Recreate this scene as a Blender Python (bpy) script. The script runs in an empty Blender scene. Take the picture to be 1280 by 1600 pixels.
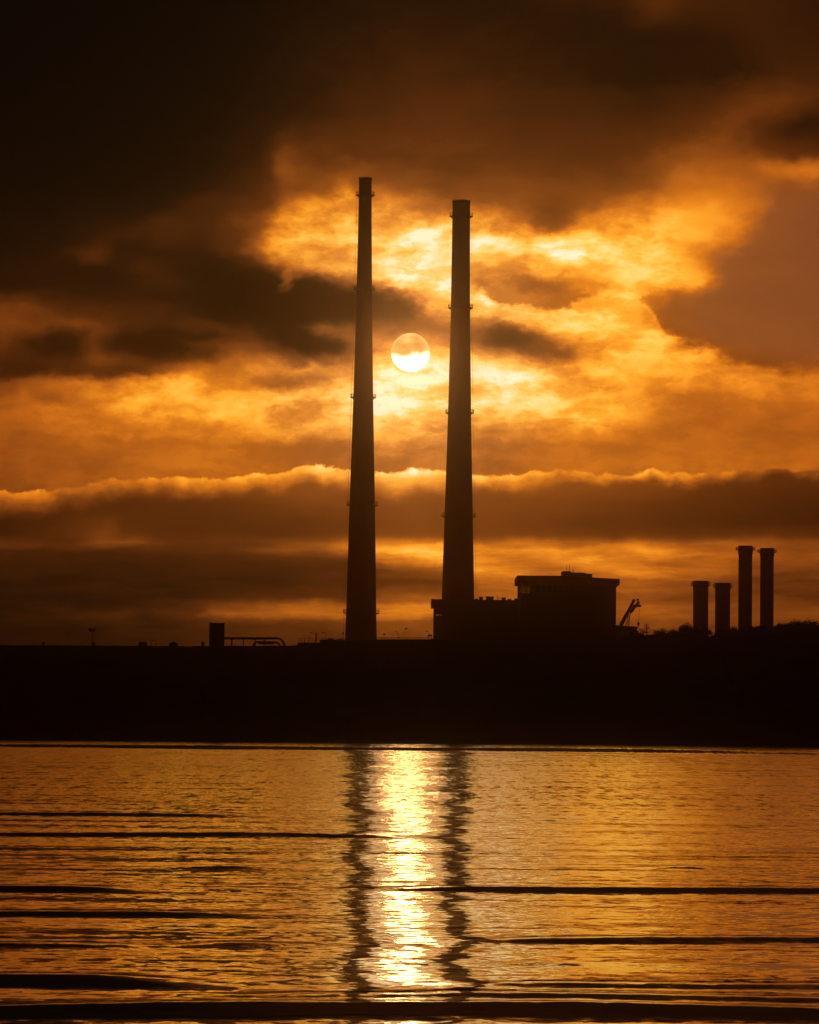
import bpy, bmesh, math, random
import numpy as np
from mathutils import Vector, Matrix

sc = bpy.context.scene
col = sc.collection
R = math.radians
rnd = random.Random(7)

# ------------------------------------------------------------------ camera
F = 6557.0                      # focal length in units of a 1280 wide frame
HORIZON = 1147.0
PITCH = math.atan((HORIZON - 800.0) / F)
ROLL = R(0.52)
EYE = Vector((0.0, 0.0, 1.6))
fw = Vector((0, math.cos(PITCH), math.sin(PITCH)))
up0 = Vector((0, -math.sin(PITCH), math.cos(PITCH)))
rt0 = Vector((1, 0, 0))
rt = rt0 * math.cos(ROLL) + up0 * math.sin(ROLL)
up = -rt0 * math.sin(ROLL) + up0 * math.cos(ROLL)
cam_data = bpy.data.cameras.new("camera")
cam = bpy.data.objects.new("camera", cam_data)
col.objects.link(cam)
cam_data.sensor_fit = 'HORIZONTAL'
cam_data.sensor_width = 36.0
cam_data.lens = F * 36.0 / 1280.0
cam_data.clip_start = 0.5
cam_data.clip_end = 20000.0
m = Matrix((rt, up, -fw)).transposed().to_4x4()
m.translation = EYE
cam.matrix_world = m
sc.camera = cam


def ray(px, py):
    return (fw * F + rt * (px - 640.0) - up * (py - 800.0)).normalized()


def at(px, py, D):
    d = ray(px, py)
    return EYE + d * (D / d.y)


def ground(px, py, z=0.0):
    d = ray(px, py)
    return EYE + d * ((z - EYE.z) / d.z)


# ------------------------------------------------------------------ colour management
sc.view_settings.view_transform = 'Standard'
sc.view_settings.look = 'None'
sc.view_settings.exposure = 0.0
sc.view_settings.gamma = 1.0
sc.cycles.use_denoising = True
sc.cycles.max_bounces = 6
sc.cycles.volume_bounces = 1
sc.cycles.glossy_bounces = 3
sc.cycles.transmission_bounces = 6
sc.cycles.transparent_max_bounces = 8
sc.cycles.sample_clamp_indirect = 6.0
sc.cycles.sample_clamp_direct = 0.0


def lin(c):
    c = c / 255.0
    return c / 12.92 if c <= 0.04045 else ((c + 0.055) / 1.055) ** 2.4


def srgb(r, g, b):
    return (lin(r), lin(g), lin(b), 1.0)


# ------------------------------------------------------------------ little node compiler
class NT:
    def __init__(s, tree):
        s.t = tree

    def put(s, node, i, v):
        if v is None:
            return
        if hasattr(v, 'is_output'):
            s.t.links.new(v, node.inputs[i])
        else:
            node.inputs[i].default_value = v

    def math(s, op, a, b=None, c=None, clamp=False):
        n = s.t.nodes.new('ShaderNodeMath')
        n.operation = op
        n.use_clamp = clamp
        s.put(n, 0, a); s.put(n, 1, b); s.put(n, 2, c)
        return n.outputs[0]

    def add(s, a, b): return s.math('ADD', a, b)
    def sub(s, a, b): return s.math('SUBTRACT', a, b)
    def mul(s, a, b): return s.math('MULTIPLY', a, b)
    def div(s, a, b): return s.math('DIVIDE', a, b)
    def mad(s, a, b, c): return s.math('MULTIPLY_ADD', a, b, c)

    def vm(s, op, a, b=None, c=None):
        n = s.t.nodes.new('ShaderNodeVectorMath')
        n.operation = op
        s.put(n, 0, a); s.put(n, 1, b); s.put(n, 2, c)
        return n.outputs['Value'] if op in ('DOT_PRODUCT', 'LENGTH', 'DISTANCE') else n.outputs[0]

    def comb(s, x, y, z=0.0):
        n = s.t.nodes.new('ShaderNodeCombineXYZ')
        s.put(n, 0, x); s.put(n, 1, y); s.put(n, 2, z)
        return n.outputs[0]

    def sep(s, v):
        n = s.t.nodes.new('ShaderNodeSeparateXYZ')
        s.put(n, 0, v)
        return n.outputs

    def smooth(s, x, a, b):
        n = s.t.nodes.new('ShaderNodeMapRange')
        n.interpolation_type = 'SMOOTHSTEP'
        s.put(n, 'Value', x); s.put(n, 'From Min', a); s.put(n, 'From Max', b)
        n.inputs['To Min'].default_value = 0.0
        n.inputs['To Max'].default_value = 1.0
        return n.outputs[0]

    def noise(s, vec, scale=1.0, detail=4.0, rough=0.5, dist=0.0, color=False):
        n = s.t.nodes.new('ShaderNodeTexNoise')
        n.noise_dimensions = '3D'
        s.put(n, 'Vector', vec)
        n.inputs['Scale'].default_value = scale
        n.inputs['Detail'].default_value = detail
        n.inputs['Roughness'].default_value = rough
        n.inputs['Distortion'].default_value = dist
        return n.outputs['Color'] if color else n.outputs[0]

    def mixf(s, f, a, b):
        n = s.t.nodes.new('ShaderNodeMix')
        n.data_type = 'FLOAT'
        s.put(n, 0, f); s.put(n, 2, a); s.put(n, 3, b)
        return n.outputs[0]

    def mixc(s, f, a, b, blend='MIX'):
        n = s.t.nodes.new('ShaderNodeMix')
        n.data_type = 'RGBA'
        n.blend_type = blend
        s.put(n, 0, f); s.put(n, 6, a); s.put(n, 7, b)
        return n.outputs[2]

    def ramp(s, f, stops):
        n = s.t.nodes.new('ShaderNodeValToRGB')
        s.put(n, 0, f)
        e = n.color_ramp.elements
        while len(e) > 1:
            e.remove(e[-1])
        e[0].position, e[0].color = stops[0]
        for p, c in stops[1:]:
            k = e.new(p)
            k.color = c
        return n.outputs[0]

    def curve(s, f, pts):
        """pts: list of (x, y), both already inside 0..1"""
        n = s.t.nodes.new('ShaderNodeFloatCurve')
        s.put(n, 'Value', f)
        cm = n.mapping
        fill_curve(cm.curves[0], pts)
        cm.update()
        return n.outputs[0]

    def curves3(s, v, tabs):
        """three tables evaluated on a vector's components; values 0..1"""
        n = s.t.nodes.new('ShaderNodeRGBCurve')
        s.put(n, 'Color', v)
        cm = n.mapping
        for k in range(3):
            t = tabs[k]
            xs = np.linspace(0, 1, len(t))
            fill_curve(cm.curves[k], list(zip(xs, t)))
        cm.update()
        return n.outputs[0]


def fill_curve(c, pts):
    while len(c.points) < len(pts):
        c.points.new(0.5, 0.5)
    for p, (x, y) in zip(c.points, pts):
        p.location = (float(x), float(y))
        p.handle_type = 'VECTOR'


# ------------------------------------------------------------------ world: an evening sky behind broken cloud
X0, X1, Y0, Y1 = -320.0, 1600.0, -360.0, 1180.0
# brightness of the cloud deck along lines of equal height, (bearing, value); 0 = unlit cloud, 1 = white glare
SCAN = {
 -360: [(-320,.08),(640,.15),(1600,.11)],
 -150: [(-320,.04),(0,.05),(640,.11),(1000,.11),(1600,.08)],
 0: [(-320,.02),(0,.02),(160,.03),(320,.05),(480,.08),(640,.115),(800,.12),(900,.13),(980,.15),(1030,.24),(1080,.17),(1180,.16),(1280,.13),(1600,.1)],
 60: [(-320,.02),(0,.02),(160,.035),(320,.06),(480,.105),(640,.14),(800,.13),(960,.10),(1080,.11),(1200,.15),(1280,.14),(1600,.1)],
 110: [(0,.025),(160,.045),(320,.065),(480,.12),(640,.165),(760,.16),(900,.12),(1000,.10),(1120,.10),(1220,.16),(1280,.17),(1600,.1)],
 160: [(0,.03),(160,.05),(320,.075),(480,.125),(640,.2),(760,.2),(880,.16),(1000,.14),(1100,.18),(1160,.25),(1230,.28),(1280,.22),(1600,.12)],
 200: [(0,.035),(160,.055),(320,.085),(420,.13),(480,.16),(640,.235),(760,.235),(880,.19),(1000,.19),(1080,.24),(1140,.3),(1200,.2),(1250,.14),(1280,.13),(1600,.1)],
 235: [(0,.04),(160,.06),(320,.095),(410,.15),(440,.3),(480,.27),(560,.25),(640,.29),(760,.27),(880,.22),(1000,.22),(1060,.35),(1100,.4),(1160,.34),(1220,.24),(1280,.2),(1600,.14)],
 265: [(0,.05),(160,.07),(320,.10),(410,.18),(445,.38),(500,.32),(560,.38),(600,.36),(640,.33),(760,.3),(880,.26),(960,.28),(1020,.32),(1070,.46),(1120,.44),(1180,.42),(1220,.5),(1280,.56),(1600,.35)],
 295: [(0,.055),(160,.08),(300,.11),(400,.2),(440,.38),(490,.35),(540,.53),(590,.48),(640,.38),(720,.37),(800,.34),(880,.31),(960,.3),(1020,.42),(1070,.54),(1130,.54),(1180,.5),(1220,.4),(1280,.38),(1600,.3)],
 320: [(0,.06),(120,.09),(240,.12),(300,.16),(370,.22),(410,.28),(450,.6),(500,.62),(540,.68),(590,.66),(640,.56),(700,.5),(760,.46),(810,.42),(860,.33),(920,.36),(980,.5),(1040,.64),(1120,.66),(1180,.54),(1210,.39),(1280,.37),(1600,.3)],
 345: [(0,.07),(120,.1),(200,.13),(280,.2),(340,.22),(400,.34),(430,.6),(470,.72),(520,.72),(545,.77),(600,.8),(640,.8),(700,.8),(760,.72),(820,.56),(855,.42),(900,.58),(960,.7),(1040,.74),(1130,.7),(1170,.6),(1200,.4),(1280,.36),(1600,.3)],
 370: [(0,.07),(120,.11),(180,.16),(240,.18),(320,.16),(370,.27),(420,.64),(450,.76),(500,.74),(545,.8),(600,.88),(640,.93),(690,.91),(760,.86),(820,.82),(900,.78),(960,.8),(1040,.78),(1110,.72),(1150,.56),(1185,.4),(1280,.36),(1600,.3)],
 395: [(0,.08),(80,.1),(150,.2),(190,.12),(260,.12),(330,.13),(380,.38),(420,.62),(460,.76),(520,.78),(580,.84),(640,.86),(700,.84),(760,.86),(860,.88),(940,.86),(1020,.8),(1060,.74),(1110,.5),(1150,.38),(1280,.36),(1600,.3)],
 420: [(0,.09),(80,.11),(160,.12),(230,.17),(290,.12),(360,.14),(410,.2),(435,.5),(455,.66),(490,.7),(540,.72),(580,.86),(620,.9),(640,.96),(680,.88),(740,.78),(800,.72),(860,.7),(920,.72),(980,.78),(1040,.78),(1090,.7),(1120,.42),(1280,.37),(1600,.3)],
 440: [(0,.1),(80,.12),(180,.12),(260,.16),(320,.11),(380,.11),(425,.16),(445,.56),(460,.3),(500,.34),(540,.44),(580,.7),(620,.95),(660,.97),(700,.93),(740,.82),(780,.62),(850,.55),(900,.56),(950,.66),(1000,.78),(1060,.78),(1100,.62),(1125,.4),(1280,.37),(1600,.3)],
 465: [(0,.2),(60,.16),(150,.14),(230,.13),(320,.11),(400,.1),(440,.14),(480,.14),(540,.18),(590,.32),(630,.6),(660,.9),(700,.93),(740,.9),(780,.72),(840,.6),(880,.6),(920,.75),(960,.8),(1000,.76),(1050,.44),(1100,.4),(1280,.37),(1600,.3)],
 490: [(0,.29),(60,.25),(130,.22),(220,.18),(300,.13),(380,.11),(440,.12),(500,.15),(560,.2),(600,.3),(640,.5),(690,.74),(740,.84),(790,.86),(850,.84),(900,.82),(960,.84),(1010,.76),(1050,.44),(1280,.37),(1600,.3)],
 510: [(0,.34),(50,.3),(100,.34),(150,.33),(200,.2),(260,.16),(330,.26),(390,.28),(430,.18),(470,.16),(520,.24),(560,.38),(600,.46),(650,.52),(700,.6),(740,.62),(780,.5),(830,.68),(880,.82),(960,.84),(1020,.78),(1060,.5),(1280,.37),(1600,.3)],
 530: [(0,.3),(45,.27),(80,.17),(120,.15),(150,.3),(185,.16),(220,.11),(280,.1),(330,.16),(370,.32),(410,.28),(450,.16),(490,.26),(530,.46),(580,.6),(640,.6),(700,.55),(740,.45),(790,.37),(840,.5),(900,.74),(980,.82),(1050,.74),(1100,.52),(1160,.42),(1280,.38),(1600,.3)],
 548: [(0,.22),(40,.2),(80,.13),(110,.14),(145,.33),(180,.16),(220,.12),(280,.12),(330,.18),(365,.42),(400,.4),(440,.3),(480,.17),(510,.2),(550,.5),(600,.72),(640,.7),(690,.66),(740,.62),(790,.48),(840,.46),(890,.6),(960,.76),(1040,.76),(1100,.68),(1150,.54),(1220,.42),(1280,.38),(1600,.3)],
 565: [(0,.2),(60,.18),(110,.22),(150,.32),(200,.25),(260,.3),(320,.4),(370,.52),(420,.56),(470,.4),(510,.42),(560,.68),(600,.86),(640,.88),(690,.82),(740,.82),(790,.76),(850,.68),(900,.68),(960,.74),(1040,.72),(1120,.68),(1180,.58),(1240,.46),(1280,.42),(1600,.32)],
 580: [(0,.17),(60,.17),(110,.2),(170,.24),(220,.2),(270,.46),(330,.56),(380,.6),(430,.68),(490,.72),(560,.82),(600,.95),(640,.97),(690,.9),(740,.88),(800,.86),(880,.8),(960,.74),(1040,.7),(1120,.66),(1200,.6),(1280,.52),(1600,.36)],
 600: [(0,.34),(50,.44),(110,.56),(170,.5),(220,.62),(270,.68),(330,.62),(380,.64),(420,.58),(460,.52),(500,.66),(560,.86),(600,.97),(640,.97),(680,.9),(740,.87),(800,.9),(860,.84),(920,.74),(970,.68),(1040,.64),(1100,.64),(1160,.62),(1220,.6),(1280,.58),(1600,.4)],
 625: [(0,.46),(40,.5),(80,.42),(120,.55),(170,.62),(210,.72),(260,.7),(320,.72),(380,.73),(440,.76),(500,.78),(560,.88),(610,.95),(640,.93),(680,.88),(740,.88),(800,.88),(870,.84),(930,.78),(980,.68),(1040,.56),(1120,.52),(1200,.54),(1280,.55),(1600,.4)],
 650: [(0,.46),(60,.52),(110,.55),(160,.58),(220,.68),(280,.7),(340,.72),(400,.7),(460,.74),(520,.78),(590,.88),(640,.9),(690,.84),(740,.84),(800,.84),(870,.8),(930,.78),(980,.66),(1040,.52),(1120,.5),(1200,.5),(1280,.48),(1600,.36)],
 675: [(0,.44),(80,.5),(160,.54),(220,.58),(280,.56),(340,.6),(400,.66),(450,.68),(500,.62),(560,.7),(610,.78),(650,.74),(700,.74),(750,.64),(800,.72),(850,.66),(920,.58),(980,.54),(1060,.5),(1160,.49),(1280,.48),(1600,.36)],
 700: [(0,.42),(100,.47),(200,.5),(300,.52),(400,.56),(480,.57),(560,.6),(600,.68),(650,.62),(700,.62),(760,.56),(850,.54),(960,.52),(1080,.5),(1280,.48),(1600,.36)],
 730: [(0,.4),(150,.46),(300,.52),(480,.55),(640,.57),(800,.54),(960,.52),(1120,.52),(1280,.5),(1600,.36)],
 770: [(0,.4),(640,.56),(1280,.5),(1600,.36)],
 1180: [(-320,.1),(0,.2),(640,.4),(1280,.36),(1600,.3)],
}
# the low cloud bank in front of it (top edge follows BANK)
BANK = [(-320,775),(0,768),(60,765),(100,757),(150,750),(200,748),(260,745),(330,745),(400,741),(440,738),(465,726),(480,721),(500,730),(545,733),
        (585,737),(620,741),(660,735),(690,731),(720,742),(760,741),(800,740),(860,736),(900,734),(940,740),(975,741),(1020,737),(1100,737),(1180,735),(1280,731),(1600,728)]
SCANB = {
 760: [(-320,.15),(0,.2),(100,.22),(250,.3),(400,.36),(560,.42),(640,.45),(760,.42),(900,.4),(1000,.34),(1120,.27),(1280,.22),(1600,.16)],
 790: [(0,.16),(60,.19),(110,.2),(200,.22),(320,.26),(420,.3),(540,.36),(640,.39),(760,.36),(880,.33),(1000,.27),(1120,.22),(1280,.165),(1600,.12)],
 815: [(0,.15),(80,.2),(120,.27),(170,.3),(200,.24),(320,.23),(440,.27),(560,.32),(640,.36),(760,.33),(880,.29),(1000,.24),(1120,.2),(1280,.15),(1600,.12)],
 835: [(0,.16),(60,.2),(120,.3),(160,.36),(200,.28),(300,.23),(400,.25),(520,.29),(600,.36),(640,.38),(700,.36),(760,.34),(860,.31),(960,.28),(1040,.27),(1120,.28),(1280,.24),(1600,.15)],
 850: [(0,.3),(40,.28),(90,.24),(150,.38),(220,.4),(260,.28),(360,.28),(440,.34),(520,.42),(590,.55),(640,.6),(700,.58),(760,.52),(840,.5),(900,.46),(980,.52),(1060,.46),(1140,.44),(1220,.4),(1280,.38),(1600,.2)],
 862: [(0,.2),(100,.17),(200,.2),(340,.26),(420,.34),(500,.38),(590,.62),(640,.68),(700,.66),(750,.58),(820,.6),(880,.58),(950,.52),(1010,.58),(1070,.52),(1140,.46),(1200,.42),(1280,.42),(1600,.2)],
 878: [(0,.16),(160,.15),(320,.18),(440,.2),(540,.26),(590,.42),(640,.5),(690,.6),(740,.58),(800,.46),(860,.5),(920,.58),(980,.5),(1060,.42),(1120,.46),(1180,.38),(1240,.4),(1280,.38),(1600,.2)],
 893: [(0,.145),(160,.145),(320,.16),(440,.18),(540,.23),(600,.3),(640,.32),(700,.4),(740,.62),(790,.62),(840,.48),(900,.48),(960,.56),(1040,.54),(1100,.46),(1180,.36),(1280,.33),(1600,.2)],
 912: [(0,.13),(160,.14),(320,.15),(440,.17),(540,.2),(600,.27),(640,.3),(700,.33),(750,.42),(800,.44),(860,.4),(960,.42),(1040,.4),(1120,.36),(1200,.31),(1280,.28),(1600,.18)],
 930: [(0,.125),(160,.13),(320,.16),(440,.2),(540,.26),(600,.4),(640,.42),(690,.38),(740,.44),(800,.5),(960,.4),(1000,.38),(1100,.33),(1200,.3),(1280,.27),(1600,.18)],
 948: [(0,.125),(100,.13),(180,.14),(280,.2),(340,.34),(400,.42),(480,.46),(530,.48),(600,.5),(660,.52),(740,.44),(800,.44),(960,.42),(1000,.44),(1080,.38),(1200,.36),(1280,.32),(1600,.18)],
 960: [(0,.125),(100,.16),(150,.2),(185,.23),(230,.17),(300,.28),(340,.4),(400,.46),(460,.48),(530,.46),(600,.52),(660,.52),(740,.42),(960,.4),(1000,.45),(1060,.4),(1150,.36),(1280,.36),(1600,.18)],
 973: [(0,.12),(100,.14),(180,.17),(260,.15),(320,.22),(400,.27),(500,.29),(600,.36),(660,.38),(740,.38),(960,.36),(1060,.35),(1160,.33),(1280,.32),(1600,.18)],
 1000: [(0,.11),(160,.13),(320,.19),(480,.25),(640,.35),(960,.34),(1060,.32),(1280,.28),(1600,.16)],
 1180: [(-320,.06),(0,.09),(640,.25),(1280,.22),(1600,.12)],
}


# single cloud scraps: x, y, half width, half height, tilt in degrees, value, strength
SCRAPS = [
 (90,540,48,22,0,.10,.75), (262,537,82,25,0,.07,.85), (480,455,62,28,10,.07,.8), (385,472,70,36,0,.05,.85), (605,482,50,22,15,.13,.8),
 (500,540,46,14,12,.10,.8), (452,522,30,18,0,.10,.7), (800,528,50,20,10,.24,.8), (868,549,38,10,8,.36,.7), (440,602,52,9,0,.45,.6),
 (30,577,70,13,0,.13,.7), (180,584,62,9,0,.17,.6), (345,430,45,40,20,.08,.6), (868,335,32,24,0,.27,.7), (640,508,45,12,0,.35,.6), (690,520,30,9,-10,.42,.5),
 (560,600,20,8,0,.7,.4), (690,612,26,7,-8,.74,.5), (840,445,55,14,5,.46,.6), (1180,470,90,60,0,.36,.6), (540,470,30,16,0,.1,.6),
 (638,425,34,11,-42,1.0,.85), (606,428,26,10,48,.95,.75), (690,452,55,11,8,1.0,.8), (755,468,30,12,25,.95,.7), (446,262,17,38,15,.42,.55), (475,362,42,34,0,.82,.6), (543,345,13,44,0,.86,.6),
 (449,432,9,26,0,.6,.65), (655,372,64,15,-8,1.0,.8), (860,388,115,15,6,.95,.7), (1040,430,62,17,4,.84,.75), (512,514,38,8,5,.6,.6), (280,604,64,17,0,.76,.5),
 (155,405,24,11,0,.24,.7), (250,347,34,12,0,.22,.6), (310,322,34,14,0,.22,.5), (40,488,64,24,8,.32,.5), (350,545,60,10,8,.42,.5), (640,600,52,26,0,1.03,.7), (640,640,70,14,0,.95,.5),
 (970,490,52,24,20,.86,.6), (1090,560,70,14,22,.76,.55), (1210,588,70,10,6,.62,.5), (1250,625,50,9,4,.58,.5), (800,600,90,14,4,.93,.6), (860,655,110,12,-4,.84,.5), (700,560,40,10,0,.9,.5),
 (120,655,90,9,18,.6,.45), (330,640,110,12,6,.76,.5), (470,625,70,10,0,.8,.5), (240,690,110,8,2,.44,.5), (760,690,40,12,0,.52,.5), (480,700,60,12,0,.52,.5), (1150,185,70,16,-28,.3,.6), (1255,262,70,13,0,.58,.6), (1260,190,50,22,-15,.1,.7),
]


def paint(scan, nx=320, ny=320, scraps=()):
    xs = np.linspace(X0, X1, nx)
    ys = np.linspace(Y0, Y1, ny)
    keys = sorted(scan)
    rows = np.array([np.interp(xs, [p[0] for p in scan[k]], [p[1] for p in scan[k]]) for k in keys])
    out = np.zeros((ny, nx))
    kk = np.array(keys, float)
    for j, y in enumerate(ys):
        y = min(max(y, kk[0]), kk[-1])
        i = min(max(np.searchsorted(kk, y) - 1, 0), len(kk) - 2)
        f = (y - kk[i]) / (kk[i + 1] - kk[i])
        f = f * f * (3 - 2 * f) * 0.5 + f * 0.5
        out[j] = rows[i] * (1 - f) + rows[i + 1] * f
    gx, gy = np.meshgrid(xs, ys)
    for x, y, rx, ry, an, v, al in scraps:
        c, s_ = math.cos(R(an)), math.sin(R(an))
        ux, uy = (gx - x) * c + (gy - y) * s_, -(gx - x) * s_ + (gy - y) * c
        g = al * np.exp(-((ux / rx) ** 2 + (uy / ry) ** 2) ** 1.3)
        out = out * (1 - g) + v * g
    k = np.array([1, 2, 1], float); k /= k.sum()      # take the corners off
    out = np.apply_along_axis(lambda r: np.convolve(np.pad(r, 1, 'edge'), k, 'valid'), 1, out)
    return out


def field(nt, uv01, data, rank):
    """data[y, x] as a sum of products of one-dimensional curves"""
    U, S, Vt = np.linalg.svd(data, full_matrices=False)
    total = None
    for b in range(0, rank, 3):
        fs = [U[:, b + k] * math.sqrt(S[b + k]) for k in range(3)]
        gs = [Vt[b + k] * math.sqrt(S[b + k]) for k in range(3)]
        outs = []
        for tabs, comp in ((gs, 0), (fs, 1)):
            lo = [float(t.min()) for t in tabs]
            sp = [float(t.max() - t.min()) + 1e-9 for t in tabs]
            c = nt.curves3(uv01[comp], [(t - l) / s_ for t, l, s_ in zip(tabs, lo, sp)])
            outs.append(nt.vm('MULTIPLY_ADD', c, tuple(sp), tuple(lo)))
        d = nt.vm('DOT_PRODUCT', outs[0], outs[1])
        total = d if total is None else nt.add(total, d)
    return total


SUN_PX = (641.5, 550.5)
sun_dir = ray(*SUN_PX)
SUN_EL = math.asin(sun_dir.z)
SUN_AZ = math.atan2(sun_dir.x, sun_dir.y)

world = bpy.data.worlds.new("World")
sc.world = world
world.use_nodes = True
wt = world.node_tree
wt.nodes.clear()
W = NT(wt)
tc = wt.nodes.new('ShaderNodeTexCoord')
d_in = tc.outputs['Generated']
df = W.math('MAXIMUM', W.vm('DOT_PRODUCT', d_in, tuple(fw)), 0.05)
su = W.mad(W.div(W.vm('DOT_PRODUCT', d_in, tuple(rt)), df), F, 640.0)
sv = W.mad(W.div(W.vm('DOT_PRODUCT', d_in, tuple(up)), df), -F, 800.0)

# billowing warp, finer and stronger close to the lit edges
p2 = W.comb(W.mul(su, 1 / 150.0), W.mul(sv, 1 / 90.0), 3.1)
wn = W.vm('SUBTRACT', W.noise(p2, 1.0, 6.0, 0.58, 0.0, True), (0.5, 0.5, 0.5))
p3 = W.comb(W.mul(su, 1 / 38.0), W.mul(sv, 1 / 26.0), 9.7)
wn2 = W.vm('SUBTRACT', W.noise(p3, 1.0, 5.0, 0.62, 0.0, True), (0.5, 0.5, 0.5))
w1 = W.sep(wn)
w2 = W.sep(wn2)
wu = W.mad(w1[0], 58.0, W.mad(w2[0], 44.0, su))
wv = W.mad(w1[1], 34.0, W.mad(w2[1], 30.0, sv))
def to01(u, v):
    a = W.math('MULTIPLY_ADD', u, 1 / (X1 - X0), -X0 / (X1 - X0), clamp=True)
    b = W.math('MULTIPLY_ADD', v, 1 / (Y1 - Y0), -Y0 / (Y1 - Y0), clamp=True)
    return (W.comb(a, a, a), W.comb(b, b, b))
uv_a = to01(wu, wv)
A = field(W, uv_a, paint(SCAN, scraps=SCRAPS), 48)
# cumulus edge on the right: crisp outline, soft inside
EDGE = [(-320,465),(700,465),(735,462),(752,452),(765,462),(785,478),(815,476),(845,480),(872,487),(892,474),(915,463),(945,458),(980,461),(1010,474),
        (1026,492),(1036,516),(1062,531),(1095,541),(1135,555),(1175,568),(1215,576),(1280,579),(1600,585)]
bu = W.mad(w2[0], 10.0, su)
def line(pts, u):
    lo, hi = min(p[1] for p in pts), max(p[1] for p in pts)
    c = W.curve(W.math('MULTIPLY_ADD', u, 1 / (X1 - X0), -X0 / (X1 - X0), clamp=True),
                [((x - X0) / (X1 - X0), (y - lo) / (hi - lo)) for x, y in pts])
    return W.mad(c, hi - lo, lo)
puff = W.noise(W.comb(W.mul(su, 1 / 34.0), W.mul(sv, 1 / 24.0), 21.0), 1.0, 7.0, 0.62, 0.6)
puff_c = W.sub(puff, 0.5)
# --- right cumulus
eb = W.sub(W.mad(puff_c, 44.0, sv), line(EDGE, bu))
e_on = W.mul(W.smooth(su, 735.0, 800.0), W.sub(1.0, W.smooth(su, 1150.0, 1290.0)))
e_dist = W.math('ABSOLUTE', eb)
soft_e = W.mixf(W.smooth(su, 985.0, 1110.0), 6.0, 15.0)
e_in = W.smooth(W.mad(w2[1], W.mul(W.smooth(su, 960.0, 1040.0), 46.0), eb), W.mul(soft_e, -1.0), soft_e)
grey = W.mixf(W.smooth(su, 985.0, 1060.0), 0.57, 0.385)
GAP = [(-320, 2), (700, 2), (735, 24), (800, 46), (880, 44), (928, 1.5), (988, 1.5), (1008, 10), (1040, 70), (1120, 100), (1220, 80), (1290, 30), (1600, 10)]
gap = line(GAP, su)
out_on = W.mul(W.sub(1.0, W.smooth(e_dist, W.mul(gap, 0.45), gap)), W.mul(W.smooth(gap, 2.0, 9.0), W.smooth(su, 725.0, 770.0)))
in_on = W.mul(W.sub(1.0, W.smooth(e_dist, 8.0, 34.0)), e_on)
inside_v = W.math('MAXIMUM', A, W.mixf(W.smooth(su, 900.0, 1220.0), 0.83, 0.5))
A = W.mixf(e_in, W.mixf(out_on, A, W.math('MINIMUM', A, grey)), W.mixf(in_on, A, inside_v))
# fine streaky texture on everything
st = W.noise(W.comb(W.mad(w2[0], .35, W.mul(su, 1 / 105.0)), W.mad(w2[1], .4, W.mul(sv, 1 / 46.0)), 5.0), 1.0, 8.0, 0.6, 0.1)
tuft = W.smooth(st, 0.36, 0.62)
st2 = W.noise(W.comb(W.mul(su, 1 / 26.0), W.mul(sv, 1 / 17.0), 15.0), 1.0, 5.0, 0.62, 0.2)
lit = W.mul(W.mad(W.smooth(A, 0.45, 0.78), 0.5, 0.5), W.mad(W.smooth(W.sub(line(EDGE, su), sv), 0.0, 60.0), W.mul(W.smooth(su, 1010.0, 1120.0), -0.85), 1.0))
A = W.mul(A, W.mad(W.mul(W.sub(tuft, 0.55), lit), 0.24, W.mad(W.mul(W.sub(st2, 0.5), lit), 0.22, 1.0)))
A = W.mul(A, W.math('SUBTRACT', 1.0, W.mul(W.mul(W.sub(1.0, W.smooth(su, 120.0, 560.0)), W.sub(1.0, W.smooth(sv, 200.0, 420.0))), 0.5)))
# --- low bank
uv_b = to01(W.mad(w1[0], 90.0, W.mad(w2[0], 30.0, su)), W.mad(w1[1], 20.0, W.mad(w2[1], 13.0, sv)))
B = field(W, uv_b, paint(SCANB), 18)
lay = W.noise(W.comb(W.mul(su, 1 / 120.0), W.mad(w2[1], 0.6, W.mul(sv, 1 / 16.0)), 55.0), 1.0, 6.0, 0.62, 0.1)
B = W.math('MAXIMUM', W.mul(B, 0.95), W.mad(W.sub(B, 0.3), W.mixf(W.smooth(sv, 820.0, 850.0), 1.0, 1.45), 0.27))
B = W.mul(B, W.mad(W.sub(lay, 0.5), W.mixf(W.smooth(sv, 825.0, 860.0), 0.1, 0.75), W.mad(W.sub(st, 0.5), 0.2, 0.97)))
big = W.sub(W.noise(W.comb(W.mul(su, 1 / 75.0), W.mul(sv, 1 / 75.0), 31.0), 1.0, 3.0, 0.55), 0.5)
bank_y = line(BANK, su)
rel = W.sub(sv, bank_y)
pv = W.mad(W.noise(W.comb(W.mul(su, 1 / 130.0), 7.7, 71.0), 1.0, 2.0, 0.5), 1.9, -0.3)
bd = W.mad(W.mul(puff_c, pv), 34.0, W.mad(big, 30.0, rel))
b_in = W.smooth(bd, -2.5, 3.5)
thick = W.mul(W.mixf(W.smooth(su, 760.0, 1000.0), 44.0, 21.0), W.mad(W.noise(W.comb(W.mul(su, 1 / 140.0), 0.3, 41.0), 1.0, 2.0, 0.5), 1.5, 0.3))
fray = W.mad(w2[1], 26.0, W.mad(puff_c, 16.0, W.mad(w1[1], 40.0, W.mad(big, 30.0, rel))))
gaps = W.mad(W.smooth(W.noise(W.comb(W.mul(su, 1 / 110.0), 2.3, 61.0), 1.0, 3.0, 0.6), 0.36, 0.56), 0.25, 0.75)
rim = W.mul(W.sub(1.0, W.smooth(fray, -6.0, thick)), W.mul(gaps, W.mixf(W.smooth(su, 980.0, 1280.0), 1.0, 0.75)))
rim_v = W.mixf(W.math('MULTIPLY', W.math('ABSOLUTE', W.sub(su, 640.0)), 1 / 640.0, clamp=True), 0.98, 0.64)
rim_v = W.mul(rim_v, W.mad(puff_c, 0.5, W.mad(big, 0.5, 1.0)))
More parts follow.
